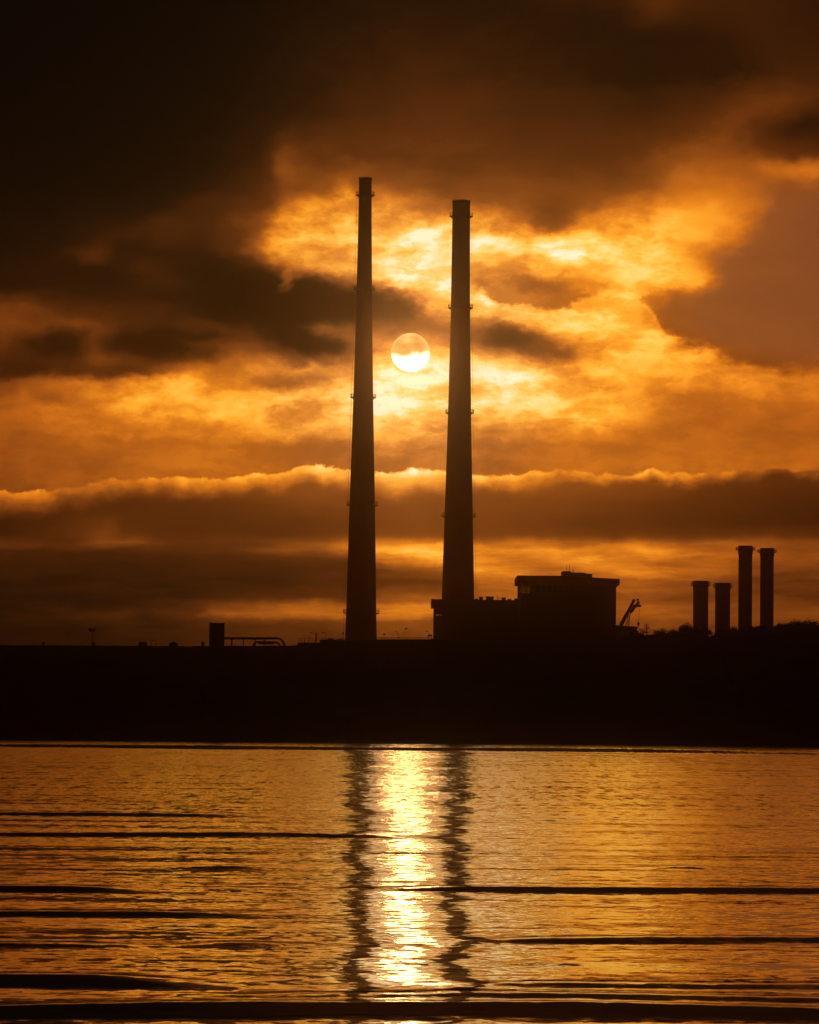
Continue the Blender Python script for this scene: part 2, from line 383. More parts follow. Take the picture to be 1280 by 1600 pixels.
Bv = W.mixf(rim, B, W.math('MAXIMUM', B, rim_v))
A = W.sub(A, W.mul(W.mul(W.smooth(W.vm('DOT_PRODUCT', d_in, tuple(sun_dir)), math.cos(R(3.2)), math.cos(R(0.3))), 0.16), W.math('SUBTRACT', 1.0, A, clamp=True)))
T = W.mixf(b_in, A, Bv)
# fade to unlit overcast well away from the sun
sun_dot = W.vm('DOT_PRODUCT', d_in, tuple(sun_dir))
far = W.smooth(sun_dot, math.cos(R(46)), math.cos(R(11)))
T = W.mixf(far, 0.045, T)

STOPS = [(0.0, (3, 1, 0)), (.06, (14, 6, 1)), (.12, (33, 15, 3)), (.25, (80, 38, 9)), (.4, (131, 67, 18)), (.52, (176, 94, 22)),
         (.64, (218, 126, 28)), (.75, (247, 164, 44)), (.84, (255, 194, 80)), (.92, (255, 212, 124)), (1.0, (255, 237, 198))]
colr = W.ramp(T, [(p, srgb(*c)) for p, c in STOPS])
# thin dusty light round the sun takes some of the saturation out
halo = W.smooth(sun_dot, math.cos(R(2.6)), math.cos(R(0.4)))
soft = W.mixc(W.mul(halo, 0.2), colr, W.vm('MULTIPLY', W.comb(T, T, T), W.vm('MULTIPLY', W.comb(T, T, T), (1.0, 0.62, 0.27))))
# the sun's disc, its upper half behind a wisp of cloud
ang = W.math('ARCCOSINE', W.math('MINIMUM', sun_dot, 1.0))
rad = 30.5 / F
disc = W.sub(1.0, W.smooth(ang, rad * 0.965, rad * 1.01))
wisp = W.noise(W.comb(W.mul(su, 1 / 26.0), W.mul(sv, 1 / 16.0), 1.7), 1.0, 5.0, 0.55)
veil = W.smooth(W.mad(W.sub(wisp, 0.5), 26.0, sv), 547.0, 562.0)
d_up = W.ramp(W.mad(W.sub(W.noise(W.comb(W.mul(su, 1 / 30.0), W.mul(sv, 1 / 22.0), 4.4), 1.0, 5.0, 0.55), 0.5), 1.4, 0.5),
              [(0.2, srgb(190, 132, 60)), (0.5, srgb(218, 162, 82)), (0.85, srgb(246, 204, 126))])
rimlit = W.smooth(ang, rad * 0.80, rad * 0.97)
d_up = W.mixc(W.mul(rimlit, 0.3), d_up, srgb(255, 225, 150))
d_col = W.mixc(veil, d_up, (3.4, 2.6, 1.6, 1.0))
warm = W.smooth(sun_dot, math.cos(R(6.5)), math.cos(R(1.0)))
soft = W.vm('MULTIPLY', soft, W.mixc(warm, (1.03, 0.94, 0.84, 1), (1.0, 1.0, 1.0, 1)))
# the thick grey cloud right of the cumulus keeps a little cool light
cool = W.mul(W.mul(W.smooth(su, 980.0, 1130.0), W.smooth(sv, 255.0, 330.0)), W.mul(W.smooth(W.sub(line(EDGE, su), sv), -2.0, 40.0), W.sub(1.0, W.smooth(T, 0.42, 0.56))))
soft = W.vm('MULTIPLY_ADD', W.comb(cool, cool, cool), (0.0, 0.0095, 0.0085), soft)
skycol = W.mixc(disc, soft, d_col)
# a trace of clear twilight sky between the clouds
nish = wt.nodes.new('ShaderNodeTexSky')
nish.sky_type = 'NISHITA'
nish.sun_disc = False
nish.sun_elevation = SUN_EL
nish.sun_rotation = SUN_AZ
nish.dust_density = 4.0
trace = W.vm('SCALE', nish.outputs[0])
wt.nodes[-1].inputs['Scale'].default_value = 0.0006
SKY_GAIN = 1.24
total = W.vm('ADD', W.vm('MULTIPLY', skycol, (10.0 * SKY_GAIN,) * 3), trace)
bg = wt.nodes.new('ShaderNodeBackground')
bg.inputs['Strength'].default_value = 0.1
wt.links.new(total, bg.inputs['Color'])
wo = wt.nodes.new('ShaderNodeOutputWorld')
wt.links.new(bg.outputs[0], wo.inputs['Surface'])
world.cycles.sampling_method = 'MANUAL'
world.cycles.sample_map_resolution = 2048

# ------------------------------------------------------------------ the sun, low and dimmed by cloud
sun_data = bpy.data.lights.new("sun", 'SUN')
sun_data.energy = 0.0020
sun_data.angle = R(0.53)
sun_data.color = (1.0, 0.42, 0.11)
sun = bpy.data.objects.new("sun", sun_data)
col.objects.link(sun)
sun.rotation_euler = (-sun_dir).to_track_quat('-Z', 'Y').to_euler()
sun.location = (0, 1200, 400)

# ------------------------------------------------------------------ materials
MATS = {}


def mat(name, base, rough=0.8, var=0.25, scale=0.6, metal=0.0):
    if name in MATS:
        return MATS[name]
    mt = bpy.data.materials.new(name)
    mt.use_nodes = True
    t = mt.node_tree
    p = t.nodes['Principled BSDF']
    N = NT(t)
    tcn = t.nodes.new('ShaderNodeTexCoord')
    nz = N.noise(tcn.outputs['Object'], scale, 5.0, 0.6)
    f = N.mad(N.sub(nz, 0.5), var * 2, 1.0)
    c = N.vm('MULTIPLY', N.comb(f, f, f), tuple(base))
    t.links.new(c, p.inputs['Base Color'])
    p.inputs['Roughness'].default_value = rough
    p.inputs['Metallic'].default_value = metal
    MATS[name] = mt
    return mt


CONC = mat('weathered_concrete', (.30, .28, .25), .9, .3, .08)
CAPM = mat('sooty_concrete', (.12, .11, .10), .9, .3, .2)
STEEL = mat('galvanised_steel', (.22, .22, .22), .55, .2, 1.0, .6)
DARKSTEEL = mat('dark_painted_steel', (.06, .06, .065), .6, .25, 1.0)
CLAD = mat('grey_cladding', (.20, .20, .21), .7, .15, .3)
BRICK = mat('dark_brick', (.16, .10, .08), .9, .3, .5)
ROOFM = mat('roof_felt', (.07, .07, .07), .9, .2, .5)
CRANEP = mat('crane_paint', (.30, .18, .04), .55, .2, .8)
BARK = mat('bark', (.07, .05, .04), .95, .3, 2.0)
LEAF = mat('leaf', (.06, .08, .03), .8, .4, .6)
LANDM = mat('rough_grass', (.07, .08, .04), .95, .5, .15)
STACKM = mat('stack_steel', (.14, .14, .145), .7, .2, .2)

GLASS = bpy.data.materials.new('tinted_glass')
GLASS.use_nodes = True
gp = GLASS.node_tree.nodes['Principled BSDF']
gp.inputs['Base Color'].default_value = (.44, .41, .36, 1)
gp.inputs['Transmission Weight'].default_value = 1.0
gp.inputs['Roughness'].default_value = 0.02
gp.inputs['IOR'].default_value = 1.45


# ------------------------------------------------------------------ object helpers
class MB:
    def __init__(s):
        s.v, s.f = [], []

    def _add(s, v, f):
        o = len(s.v)
        s.v += [tuple(p) for p in v]
        s.f += [tuple(i + o for i in q) for q in f]

    def box(s, x0, x1, y0, y1, z0, z1):
        v = [(x, y, z) for z in (z0, z1) for y in (y0, y1) for x in (x0, x1)]
        s._add(v, [(0, 2, 3, 1), (4, 5, 7, 6), (0, 1, 5, 4), (2, 6, 7, 3), (0, 4, 6, 2), (1, 3, 7, 5)])
        return s

    def prism(s, pts, y0, y1):
        """outline in x, z, extruded along y"""
        n = len(pts)
        v = [(x, y0, z) for x, z in pts] + [(x, y1, z) for x, z in pts]
        f = [tuple(range(n)), tuple(range(2 * n - 1, n - 1, -1))]
        f += [(i + n, (i + 1) % n + n, (i + 1) % n, i) for i in range(n)]
        s._add(v, f)
        return s

    def tube(s, a, b, r, r2=None, n=8, cap=True):
        a, b = Vector(a), Vector(b)
        r2 = r if r2 is None else r2
        d = (b - a).normalized()
        q = d.to_track_quat('Z', 'Y')
        v = []
        for p, rr in ((a, r), (b, r2)):
            for k in range(n):
                t = 2 * math.pi * k / n
                v.append(p + q @ Vector((rr * math.cos(t), rr * math.sin(t), 0)))
        f = [(k, (k + 1) % n, (k + 1) % n + n, k + n) for k in range(n)]
        if cap:
            f += [tuple(range(n - 1, -1, -1)), tuple(range(n, 2 * n))]
        s._add(v, f)
        return s

    def path(s, pts, r, n=8):
        for a, b in zip(pts[:-1], pts[1:]):
            s.tube(a, b, r, n=n)
        return s

    def lathe(s, prof, n=64, cap=True):
        v = [(r * math.cos(2 * math.pi * k / n), r * math.sin(2 * math.pi * k / n), z) for r, z in prof for k in range(n)]
        f = []
        for i in range(len(prof) - 1):
            for k in range(n):
                k2 = (k + 1) % n
                f.append((i * n + k, i * n + k2, (i + 1) * n + k2, (i + 1) * n + k))
        if cap:
            f.append(tuple(range(n - 1, -1, -1)))
            o = (len(prof) - 1) * n
            f.append(tuple(range(o, o + n)))
        s._add(v, f)
        return s

    def ring(s, r0, r1, z0, z1, n=48):
        v = []
        for r, z in ((r0, z0), (r1, z0), (r1, z1), (r0, z1)):
            v += [(r * math.cos(2 * math.pi * k / n), r * math.sin(2 * math.pi * k / n), z) for k in range(n)]
        f = []
        for i in range(4):
            j = (i + 1) % 4
            for k in range(n):
                k2 = (k + 1) % n
                f.append((i * n + k, i * n + k2, j * n + k2, j * n + k))
        s._add(v, f)
        return s

    def build(s, name, material, parent=None, smooth=False):
        me = bpy.data.meshes.new(name)
        me.from_pydata(s.v, [], s.f)
        me.validate()
        me.update()
        me.materials.append(material)
        if smooth:
            me.polygons.foreach_set('use_smooth', [True] * len(me.polygons))
        o = bpy.data.objects.new(name, me)
        col.objects.link(o)
        if parent is not None:
            o.parent = parent
        return o


def tag(o, label=None, cat=None, group=None, kind=None):
    if label: o['label'] = label
    if cat: o['category'] = cat
    if group: o['group'] = group
    if kind: o['kind'] = kind
    return o


def thing(name, label, cat, loc, group=None):
    o = bpy.data.objects.new(name, None)
    o.empty_display_size = 1.0
    col.objects.link(o)
    o.location = loc
    return tag(o, label, cat, group)


def copy_tree(o, parent=None):
    c = o.copy()
    col.objects.link(c)
    if parent is not None:
        c.parent = parent
    for ch in [x for x in bpy.data.objects if x.parent == o]:
        copy_tree(ch, c)
    return c


# ------------------------------------------------------------------ headland
CREST_D = 905.0
CREST = [(-4000, 1010), (-600, 1009), (0, 1008), (300, 1009.5), (455, 1009), (500, 1005), (545, 1001.5), (600, 999), (680, 999), (760, 1001), (860, 1000),
         (960, 996), (1000, 992), (1050, 990.5), (1085, 988), (1106, 993), (1112, 996), (1120, 991), (1140, 988), (1180, 984.5), (1230, 980.5), (1280, 977), (1900, 974), (6000, 985)]


def crest_z(x):
    px = 640 + F * x / CREST_D
    return at(px, np.interp(px, [p[0] for p in CREST], [p[1] for p in CREST]), CREST_D).z


SHORE_D = 800.0
PLAIN = 6.0


def build_land():
    xs = np.concatenate([np.linspace(-1500, -120, 60), np.linspace(-117, 117, 470), np.linspace(120, 1500, 60)])
    cz = np.array([crest_z(float(x)) for x in xs])
    r2 = np.random.default_rng(5)
    jit = np.convolve(r2.normal(0, 1, len(xs) + 4), [.15, .25, .25, .2, .15], 'valid') * 0.05
    prof = [(-14, -1.2), (-4, -0.35), (0, 0.0), (3, .5), (8, 1.6), (20, .18), (38, .40), (58, .62), (76, .82), (90, .94), (100, .99), (105, 1.0),
            (118, 1.0), (140, .99), (175, .86), (235, .5), (300, -1), (420, -2), (650, -2), (985, -2)]
    shore = SHORE_D + 6 * np.sin(xs / 71.0) + 3 * np.sin(xs / 23.0 + 1) + (xs / 117.0) * -3
    V = []
    for dy, h in prof:
        k = min(max((dy - 20) / 85.0, 0), 1)
        y = (shore + dy) * (1 - k) + (CREST_D - 105 + dy) * k
        if h == -2: z = np.full_like(xs, PLAIN)
        elif h == -1: z = np.full_like(xs, PLAIN + 1.5)
        elif dy <= 8: z = np.full_like(xs, h)
        else: z = cz * h
        if dy > 8 and h > 0:
            z = z + jit * (1.0 if dy <= 140 else 0.3) + (np.convolve(r2.normal(0, .10, len(xs) + 6), np.ones(7) / 7, 'valid') if dy != 105 else 0)
        V.append(np.stack([xs, y, z], 1))
    V = np.concatenate(V)
    n = len(xs)
    i, j = np.meshgrid(np.arange(len(prof) - 1), np.arange(n - 1), indexing='ij')
    a = (i * n + j).ravel()
    faces = np.stack([a, a + 1, a + n + 1, a + n], 1)
    me = bpy.data.meshes.new('headland')
    me.from_pydata(V.tolist(), [], faces.tolist())
    me.update()
    me.materials.append(LANDM)
    o = bpy.data.objects.new('headland', me)
    col.objects.link(o)
    tag(o, kind='structure')


build_land()

# ------------------------------------------------------------------ water
# long low ripples rolling across the bay: ([(px, py) along the crest], height m, half width m, fade at the two ends px)
RIPPLES = [
    ([(-400, 1164), (0, 1167), (320, 1171), (640, 1173.5), (900, 1175), (1280, 1180), (1700, 1184)], .30, 3.6, (0, 700)),
    ([(160, 1260.5), (350, 1262), (560, 1264)], .034, .8, (140, 140)),
    ([(-300, 1271), (0, 1272.5), (200, 1273.5), (460, 1276)], .056, .9, (0, 200)),
    ([(-300, 1304), (0, 1304), (200, 1305), (330, 1306), (460, 1307), (560, 1309), (700, 1310)], .075, .9, (0, 160)),
    ([(200, 1331), (420, 1332.5), (560, 1333), (800, 1333), (980, 1334)], .042, .6, (150, 350)),
    ([(250, 1355), (340, 1356), (460, 1357)], .034, .55, (95, 95)),
    ([(950, 1356), (1060, 1357), (1210, 1359)], .04, .55, (130, 130)),
    ([(1190, 1373), (1290, 1374), (1500, 1375)], .03, .55, (60, 0)),
    ([(-300, 1389), (0, 1389), (130, 1390), (250, 1392)], .05, .6, (0, 150)),
    ([(280, 1390), (370, 1391), (460, 1392)], .03, .5, (90, 90)),
    ([(520, 1389), (600, 1389), (720, 1390), (900, 1393), (1100, 1394), (1280, 1393), (1600, 1393)], .062, .6, (240, 0)),
    ([(1050, 1416), (1150, 1416.5), (1240, 1416)], .018, .4, (50, 50)),
    ([(-300, 1427), (0, 1428), (200, 1428), (360, 1429), (480, 1429)], .042, .5, (0, 260)),
    ([(815, 1451), (860, 1452), (920, 1453)], .025, .4, (30, 40)),
    ([(270, 1444), (320, 1444.5), (390, 1445)], .018, .4, (40, 40)),
    ([(-300, 1477), (0, 1477), (120, 1476), (240, 1477)], .036, .42, (0, 140)),
    ([(290, 1476), (380, 1475), (480, 1477)], .034, .42, (95, 95)),
    ([(640, 1472), (760, 1471), (900, 1471), (1100, 1470), (1280, 1470), (1600, 1470)], .044, .45, (260, 0)),
    ([(-300, 1532), (0, 1534), (100, 1535), (220, 1539), (310, 1543), (385, 1547)], .075, .55, (0, 260)),
    ([(600, 1546), (700, 1542), (840, 1540), (1000, 1540), (1150, 1541), (1280, 1542), (1600, 1543)], .042, .36, (260, 0)),
    ([(500, 1560), (600, 1556), (700, 1554), (800, 1557), (950, 1560), (1100, 1562), (1280, 1565), (1600, 1570)], .05, .4, (260, 0)),
    ([(-300, 1581), (0, 1580), (200, 1580), (450, 1579), (640, 1579), (850, 1579), (1050, 1582), (1280, 1586), (1600, 1592)], .066, .45, (0, 0)),
    ([(420, 1557), (520, 1557), (600, 1560)], .02, .3, (50, 50)),
]


def build_water():
    ys = np.concatenate([[-120., -60., -20., 0., 8.], np.arange(14, 75, .065), np.arange(75, 165, .16), np.arange(165, 330, 1.0), np.arange(330, 470, 1.2), np.arange(470, 800, 6.0),
                         [805, 815, 830]])
    xs = np.concatenate([-np.geomspace(1500, 125, 18), -np.linspace(120, 16, 90), np.arange(-15.5, 15.6, .33), np.linspace(16, 120, 90), np.geomspace(125, 1500, 18)])
    X, Y = np.meshgrid(xs, ys)
    Z = np.zeros_like(X)
    r3 = np.random.default_rng(3)
    for pts, h, w, (f0, f1) in RIPPLES:
        px = np.linspace(pts[0][0], pts[-1][0], 160)
        py = np.interp(px, [p[0] for p in pts], [p[1] for p in pts])
        g = np.array([list(ground(float(a), float(b))) for a, b in zip(px, py)])
        yc = np.interp(xs, g[:, 0], g[:, 1])
        ppx = np.interp(xs, g[:, 0], px, left=px[0], right=px[-1])
        amp = np.ones_like(xs)
        if f0: amp *= np.clip((ppx - px[0]) / f0, 0, 1)
        if f1: amp *= np.clip((px[-1] - ppx) / f1, 0, 1)
        amp = amp * amp * (3 - 2 * amp)
        amp *= 1 + .30 * np.sin(xs * r3.uniform(.5, .9) * 25 / yc.mean() + r3.uniform(0, 6)) + .1 * np.sin(xs * 2.1 * 25 / yc.mean() + r3.uniform(0, 6))
        yc = yc + .12 * w * np.sin(xs * r3.uniform(.8, 1.3) * 25 / yc.mean() + r3.uniform(0, 6))
        d = (Y - yc[None, :]) / w
        near = np.where(d < 0, np.exp(-(d / 0.95) ** 2), np.exp(-(d / 1.25) ** 2))
        Z += h * (1.0 if w > 3 else .62) * amp[None, :] * near
    # a slight general swell
    for k in range(9):
        lam = r3.uniform(1.6, 5.0)
        th = r3.uniform(-.12, .12)
        q = 2 * math.pi / lam
        ampk = .0011 * lam / 3
        fall = np.clip(1 - (Y - 70) / 60, 0, 1)
        env = .5 + .5 * np.sin(X * r3.uniform(.05, .15) + Y * r3.uniform(.02, .08) + r3.uniform(0, 6))
        Z += ampk * fall * env * np.sin(q * (Y * math.cos(th) + X * math.sin(th)) + r3.uniform(0, 6))
    V = np.stack([X.ravel(), Y.ravel(), Z.ravel()], 1)
    n = len(xs)
    i, j = np.meshgrid(np.arange(len(ys) - 1), np.arange(n - 1), indexing='ij')
    a = (i * n + j).ravel()
    faces = np.stack([a, a + 1, a + n + 1, a + n], 1).astype(np.int32)
    me = bpy.data.meshes.new('water')
    me.vertices.add(len(V))
    me.vertices.foreach_set('co', V.astype(np.float32).ravel())
    me.loops.add(faces.size)
    me.loops.foreach_set('vertex_index', faces.ravel())
    me.polygons.add(len(faces))
    me.polygons.foreach_set('loop_start', np.arange(0, faces.size, 4, dtype=np.int32))
    me.polygons.foreach_set('use_smooth', np.ones(len(faces), dtype=bool))
    me.update(calc_edges=True)
    o = bpy.data.objects.new('water', me)
    col.objects.link(o)
    tag(o, kind='structure')
    mt = bpy.data.materials.new('sea_water')
    mt.use_nodes = True
    t = mt.node_tree
    p = t.nodes['Principled BSDF']
    N = NT(t)
    p.inputs['Base Color'].default_value = (.010, .012, .012, 1)
    p.inputs['IOR'].default_value = 1.42
    g = t.nodes.new('ShaderNodeNewGeometry')
    pos = N.sep(g.outputs['Position'])
    nrm = g.outputs['Normal']
    # wind-ruffled further out, calmer in the shallows
    ruffle = N.smooth(pos[1], 25.0, 220.0)
    patch = N.noise(N.comb(N.mul(pos[0], .05), N.mul(pos[1], .16), 0.), 1.0, 4.0, .6)
    s1 = N.sep(N.vm('SUBTRACT', N.noise(N.comb(N.mul(pos[0], 5.6), N.mul(pos[1], 4.6), 1.), 1.0, 3.0, .55, .4, True), (.5, .5, .5)))
    s2 = N.sep(N.vm('SUBTRACT', N.noise(N.comb(N.mul(pos[0], .9), N.mul(pos[1], 1.9), 5.), 1.0, 3.0, .5, .2, True), (.5, .5, .5)))
    amp = N.mul(N.mad(patch, .8, .55), N.mixf(N.smooth(pos[1], 20.0, 120.0), WAVE_AMP[0], WAVE_AMP[1]))
    lg = N.mul(N.math('LOGARITHM', N.math('MAXIMUM', pos[1], 10.0), math.e), 34.0)
    s3 = N.sep(N.vm('SUBTRACT', N.noise(N.comb(N.mul(pos[0], 4.2), lg, 9.), 1.0, 3.0, .6, .2, True), (.5, .5, .5)))
    far = N.smooth(pos[1], 35.0, 120.0)
    sx = N.mad(s3[0], N.mul(far, 1.15), N.mad(s1[0], 1.25, N.mul(s2[0], .2)))
    sy = N.mad(s3[1], N.mul(far, 1.0), N.mad(s1[1], 1.0, N.mul(s2[1], .16)))
    # added normal tilt steers reflections to bright sky, eased to darken far water
    ease = N.mad(N.smooth(pos[1], 95.0, 340.0), -0.010, N.mad(N.smooth(pos[1], 430.0, 560.0), -0.014, WAVE_LEAN))
    lean = N.math('SUBTRACT', ease, N.math('DIVIDE', 0.8, N.math('MAXIMUM', pos[1], 18.0)))
    roll = N.sep(N.vm('SUBTRACT', N.noise(N.comb(N.mul(pos[0], .30), N.mul(lg, .30), 13.), 1.0, 3.0, .55, .3, True), (.5, .5, .5)))
    band = N.sub(N.noise(N.comb(N.mul(pos[0], .09), N.mul(lg, 1.1), 17.), 1.0, 3.0, .6, .2), .5)
    nv = N.vm('NORMALIZE', N.vm('ADD', nrm, N.comb(N.mad(roll[0], .13, N.mul(sx, amp)), N.sub(N.mad(band, -.085, N.mul(sy, amp)), lean), 0.0)))
    t.links.new(nv, p.inputs['Normal'])
    t.links.new(N.mixf(ruffle, WAVE_ROUGH[0], WAVE_ROUGH[1]), p.inputs['Roughness'])
    me.materials.append(mt)


WAVE_AMP = (0.078, 0.11)
WAVE_LEAN = 0.0415
WAVE_ROUGH = (0.03, 0.085)
build_water()


# ------------------------------------------------------------------ the two tall chimneys
def platform(root, r, z, tall=1.25, out=1.15, kr=1.0):
    pl = MB().ring(r * 0.985, r + out, z - .16, z)
    for k in range(14):
        a = 2 * math.pi * k / 14
        c, s = math.cos(a), math.sin(a)
        pl.tube(((r + out - .3) * c, (r + out - .3) * s, z - .1), (r * .99 * c, r * .99 * s, z - .85), .06 * kr, n=5)
    p = pl.build('platform', STEEL, root)
    rl = MB()
    n = 28
    for k in range(n):
        a = 2 * math.pi * k / n
        c, s = math.cos(a), math.sin(a)
        rl.tube(((r + out - .1) * c, (r + out - .1) * s, z), ((r + out - .1) * c, (r + out - .1) * s, z + tall), .05 * kr, n=5)
    for zz in (.5, 1.0):
        rl.ring(r + out - .15, r + out - .05, z + tall * zz - .05, z + tall * zz + .04, 40)
    rl.build('railing', STEEL, p)


def tall_chimney(label, D, axis_px, widths, levels, ladder_side):
    base = at(axis_px[0], axis_px[1], D)
    root = thing('chimney', label, 'chimney', (base.x, D, PLAIN), 'pair of tall chimneys')
    k = D / F

    def zz(py):
        return at(axis_px[0] + (958 - py) * .0091, py, D).z - PLAIN
    prof = [(w * k / 2, zz(py)) for py, w in widths]
    prof = [(prof[0][0] * 1.06, 0.0)] + prof
    top_r, top_z = prof[-1]
    inner = [(top_r * .80, top_z), (top_r * .78, top_z - 12)]
    MB().lathe(prof + inner, 72).build('shaft', CONC, root, True)
    # rough lip: a thin collar with small blocks
    cp = MB().ring(top_r * .99, top_r + .14, top_z - .9, top_z + .05, 60)
    cp.build('rim', CAPM, root)
    zr = [p[1] for p in prof]
    rr = [p[0] for p in prof]
    for py in levels:
        z = zz(py)
        platform(root, float(np.interp(z, zr, rr)), z)
    ld = MB()
    top = zz(levels[0])
    for a in (-.02, .02):
        pts = []
        for z in np.linspace(4, top, 24):
            r = float(np.interp(z, zr, rr)) + .75
            an = (0 if ladder_side > 0 else math.pi) + a * 8 / r
            pts.append((r * math.cos(an), r * math.sin(an), float(z)))
        ld.path(pts, .04, 5)
    for z in np.arange(6, top, 6.0):
        r = float(np.interp(z, zr, rr))
        s = 1 if ladder_side > 0 else -1
        ld.tube((s * (r - .05), 0, z), (s * (r + .78), 0, z), .04, n=5)
    ld.build('ladder', STEEL, root)
    return root


tall_chimney('taller left chimney of the tall pair, rising from the low headland left of the sun', 1585.0, (564.5, 958),
             [(1030, 51.5), (958, 47.2), (880, 44.0), (789, 40.0), (700, 35.2), (621, 31.0), (540, 27.4), (452, 24.3), (380, 22.0), (305, 20.2), (278, 20.0)],
             [305, 452, 621, 789, 958], -1)
tall_chimney('thicker right chimney of the tall pair, rising behind the power station roof', 1655.0, (715.6, 958),
             [(1040, 56.0), (935, 50.6), (870, 47.6), (807, 44.4), (730, 40.2), (645, 36.2), (560, 33.0), (480, 30.2), (400, 28.6), (338, 27.8), (313.5, 27.6)],
             [338, 481, 645, 807], 1)

# ------------------------------------------------------------------ power station buildings
HD = 1500.0


def wx(px, D=HD, py=930): return at(px, py, D).x
def wz(py, px=800, D=HD): return at(px, py, D).z


def boiler_house():
    D = HD
    root = thing('boiler_house', 'tall flat roofed power station block with overhanging roof and glazed upper corner', 'building',
                 (wx(888), D, PLAIN))
    ox, oz = root.location.x, PLAIN
    x0, x1, xg = wx(812.5) - ox, wx(963) - ox, wx(833) - ox
    zt = wz(910.5, 815) - oz
    zs = wz(926.5, 815) - oz
    y0, y1 = 0.0, 34.0
    zr = wz(910, 960) - oz
    # shell: the upper left bay is glazed all round
    w = MB()
    w.box(x0, x1, y0, y1, 0, zs)
    w.prism([(xg, zs), (x1, zs), (x1, zr + .2), (xg, zt)], y0, y1)
    w.build('wall', CLAD, root)
    bay = MB()
    zq = zs + (zt - zs) * .47
    for yy, pn in ((y0, y0 + .36), (y1 - .35, y1 - .42)):
        bay = MB()
        for xx in (x0, x0 + (xg - x0) * .36, x0 + (xg - x0) * .70):
            bay.box(xx, xx + .35, yy, yy + .35, zs, zt)
        bay.box(x0 + .05, xg - .01, yy + .05, yy + .3, zq, zq + .3)
        wf = bay.build('window_frame', DARKSTEEL, root)
        MB().box(x0 + .1, xg - .01, pn, pn + .04, zs + .01, zt - .01).build('pane', GLASS, wf)
    for yy in (y0 + 8, y0 + 17, y0 + 26):
        MB().box(x0, x0 + .35, yy, yy + .35, zs, zt).build('mullion', DARKSTEEL, root)
    # narrow strip window that runs on along the front
    for a in range(7):
        MB().box(xg + 1 + a * 2.0, xg + 2.7 + a * 2.0, -.06, .02, zs + .4, zt - .6).build('window', mat('window_glass_dark', (.03, .035, .04), .08, .1, 1.0), root)
    # the overhanging roof slab, slightly falling to the right
    xa, xb, xp, xq = wx(808) - ox, wx(968) - ox, wx(880) - ox, wx(927) - ox
    zl0, zl1 = wz(899.5, 808) - oz, wz(900, 880) - oz
    zr0, zr1 = wz(902, 927) - oz, wz(905, 968) - oz
    r = MB().prism([(xa, zt), (xb, wz(914, 968) - oz), (xb, zr1), (xp, zl1), (xa, zl0)], -2.2, y1 + 2.2)
    r.build('roof', ROOFM, root)
    ph = MB()
    zb = zl1 - 1.2
    ph.prism([(xp, zb), (xq, zb), (xq, wz(895.3, 926) - oz), (wx(917) - ox, wz(895, 917) - oz), (wx(916.5) - ox, wz(893.4, 917) - oz), (wx(893.6) - ox, wz(893, 894) - oz),
              (wx(893.5) - ox, wz(891, 893) - oz), (xp, wz(891, 880) - oz)], 8, 22)
    ph.build('penthouse', CLAD, root)
    for px, top, rr, b in ((887.5, 879.5, .10, 891), (891.6, 880.5, .10, 891), (897.3, 887.5, .22, 893)):
        MB().tube((wx(px) - ox, 12, wz(b, px) - oz - .4), (wx(px + .1) - ox, 12, wz(top, px) - oz), rr, rr * .7, 6).build('antenna', DARKSTEEL, root)


boiler_house()


def turbine_hall():
    D = HD + 3
    root = thing('turbine_hall', 'long lower power station block with vents along its roof, before the right chimney', 'building',
                 (wx(745, D), D, PLAIN))
    ox, oz = root.location.x, PLAIN
    X = lambda px: wx(px, D) - ox
    Z = lambda py, px=745: wz(py, px, D) - oz
    x0, x1 = X(678.3), X(812.4)
    zt = Z(947, 680)
    w0, w1, za, zb = X(680.5), X(694.5), Z(963.2, 688), Z(956.0, 688)
    y1 = 30.0
    w = MB()
    w.box(x0, x1, 0, y1, 0, za)
    w.box(x0, w0, 0, y1, za, zb)
    w.box(w1, x1, 0, y1, za, zb)
    w.box(x0, x1, 0, y1, zb, zt)
    w.build('wall', BRICK, root)
    xm = (w0 + w1) / 2
    for yy, pn in ((.1, .42), (y1 - .4, y1 - .5)):
        fr = MB()
        for xx in (w0, xm - .1, w1 - .2):
            fr.box(xx, xx + .2, yy, yy + .3, za, zb)
        fr.box(w0 + .01, w1 - .01, yy + .02, yy + .28, za + .005, za + .12)
        wf = fr.build('window_frame', DARKSTEEL, root)
        MB().box(w0 + .15, w1 - .15, pn, pn + .04, za + .01, zb - .01).build('pane', GLASS, wf)
    xa = X(674.2)
    MB().prism([(xa, zt), (x1, zt), (x1, Z(938, 812)), (X(740), Z(937, 740)), (xa, Z(936.3, 674))], -1.0, y1 + 1.0).build('roof', ROOFM, root)
    MB().box(X(675), X(676.6), 4, 5, Z(936.3, 674), Z(935, 675)).build('vent', DARKSTEEL, root)
    for a, b, t, cap in ((743, 747, 934.5, .3), (749.3, 754.8, 931.6, .8), (760.5, 772, 931, .6), (784.6, 791, 932.6, .7), (794.6, 799.6, 935, .5), (804.8, 811.8, 934.2, .4)):
        vb = MB()
        vb.box(X(a), X(b), 6, 6 + (X(b) - X(a)) * 1.4, Z(939, a), Z(t + 1.2, a))
        c = .12 + .1 * cap
        vb.box(X(a) - c, X(b) + c, 6 - c, 6 + (X(b) - X(a)) * 1.4 + c, Z(t + 1.2, a), Z(t, a))
        vb.build('vent', DARKSTEEL, root)
    for px, t in ((778, 929.5), (780.3, 931.5)):
        MB().tube((X(px), 7, Z(939, px)), (X(px), 7, Z(t, px)), .09, n=6).build('antenna', DARKSTEEL, root)


turbine_hall()

# ------------------------------------------------------------------ four steel stacks on the right
STACKG = 'steel stacks behind the trees'


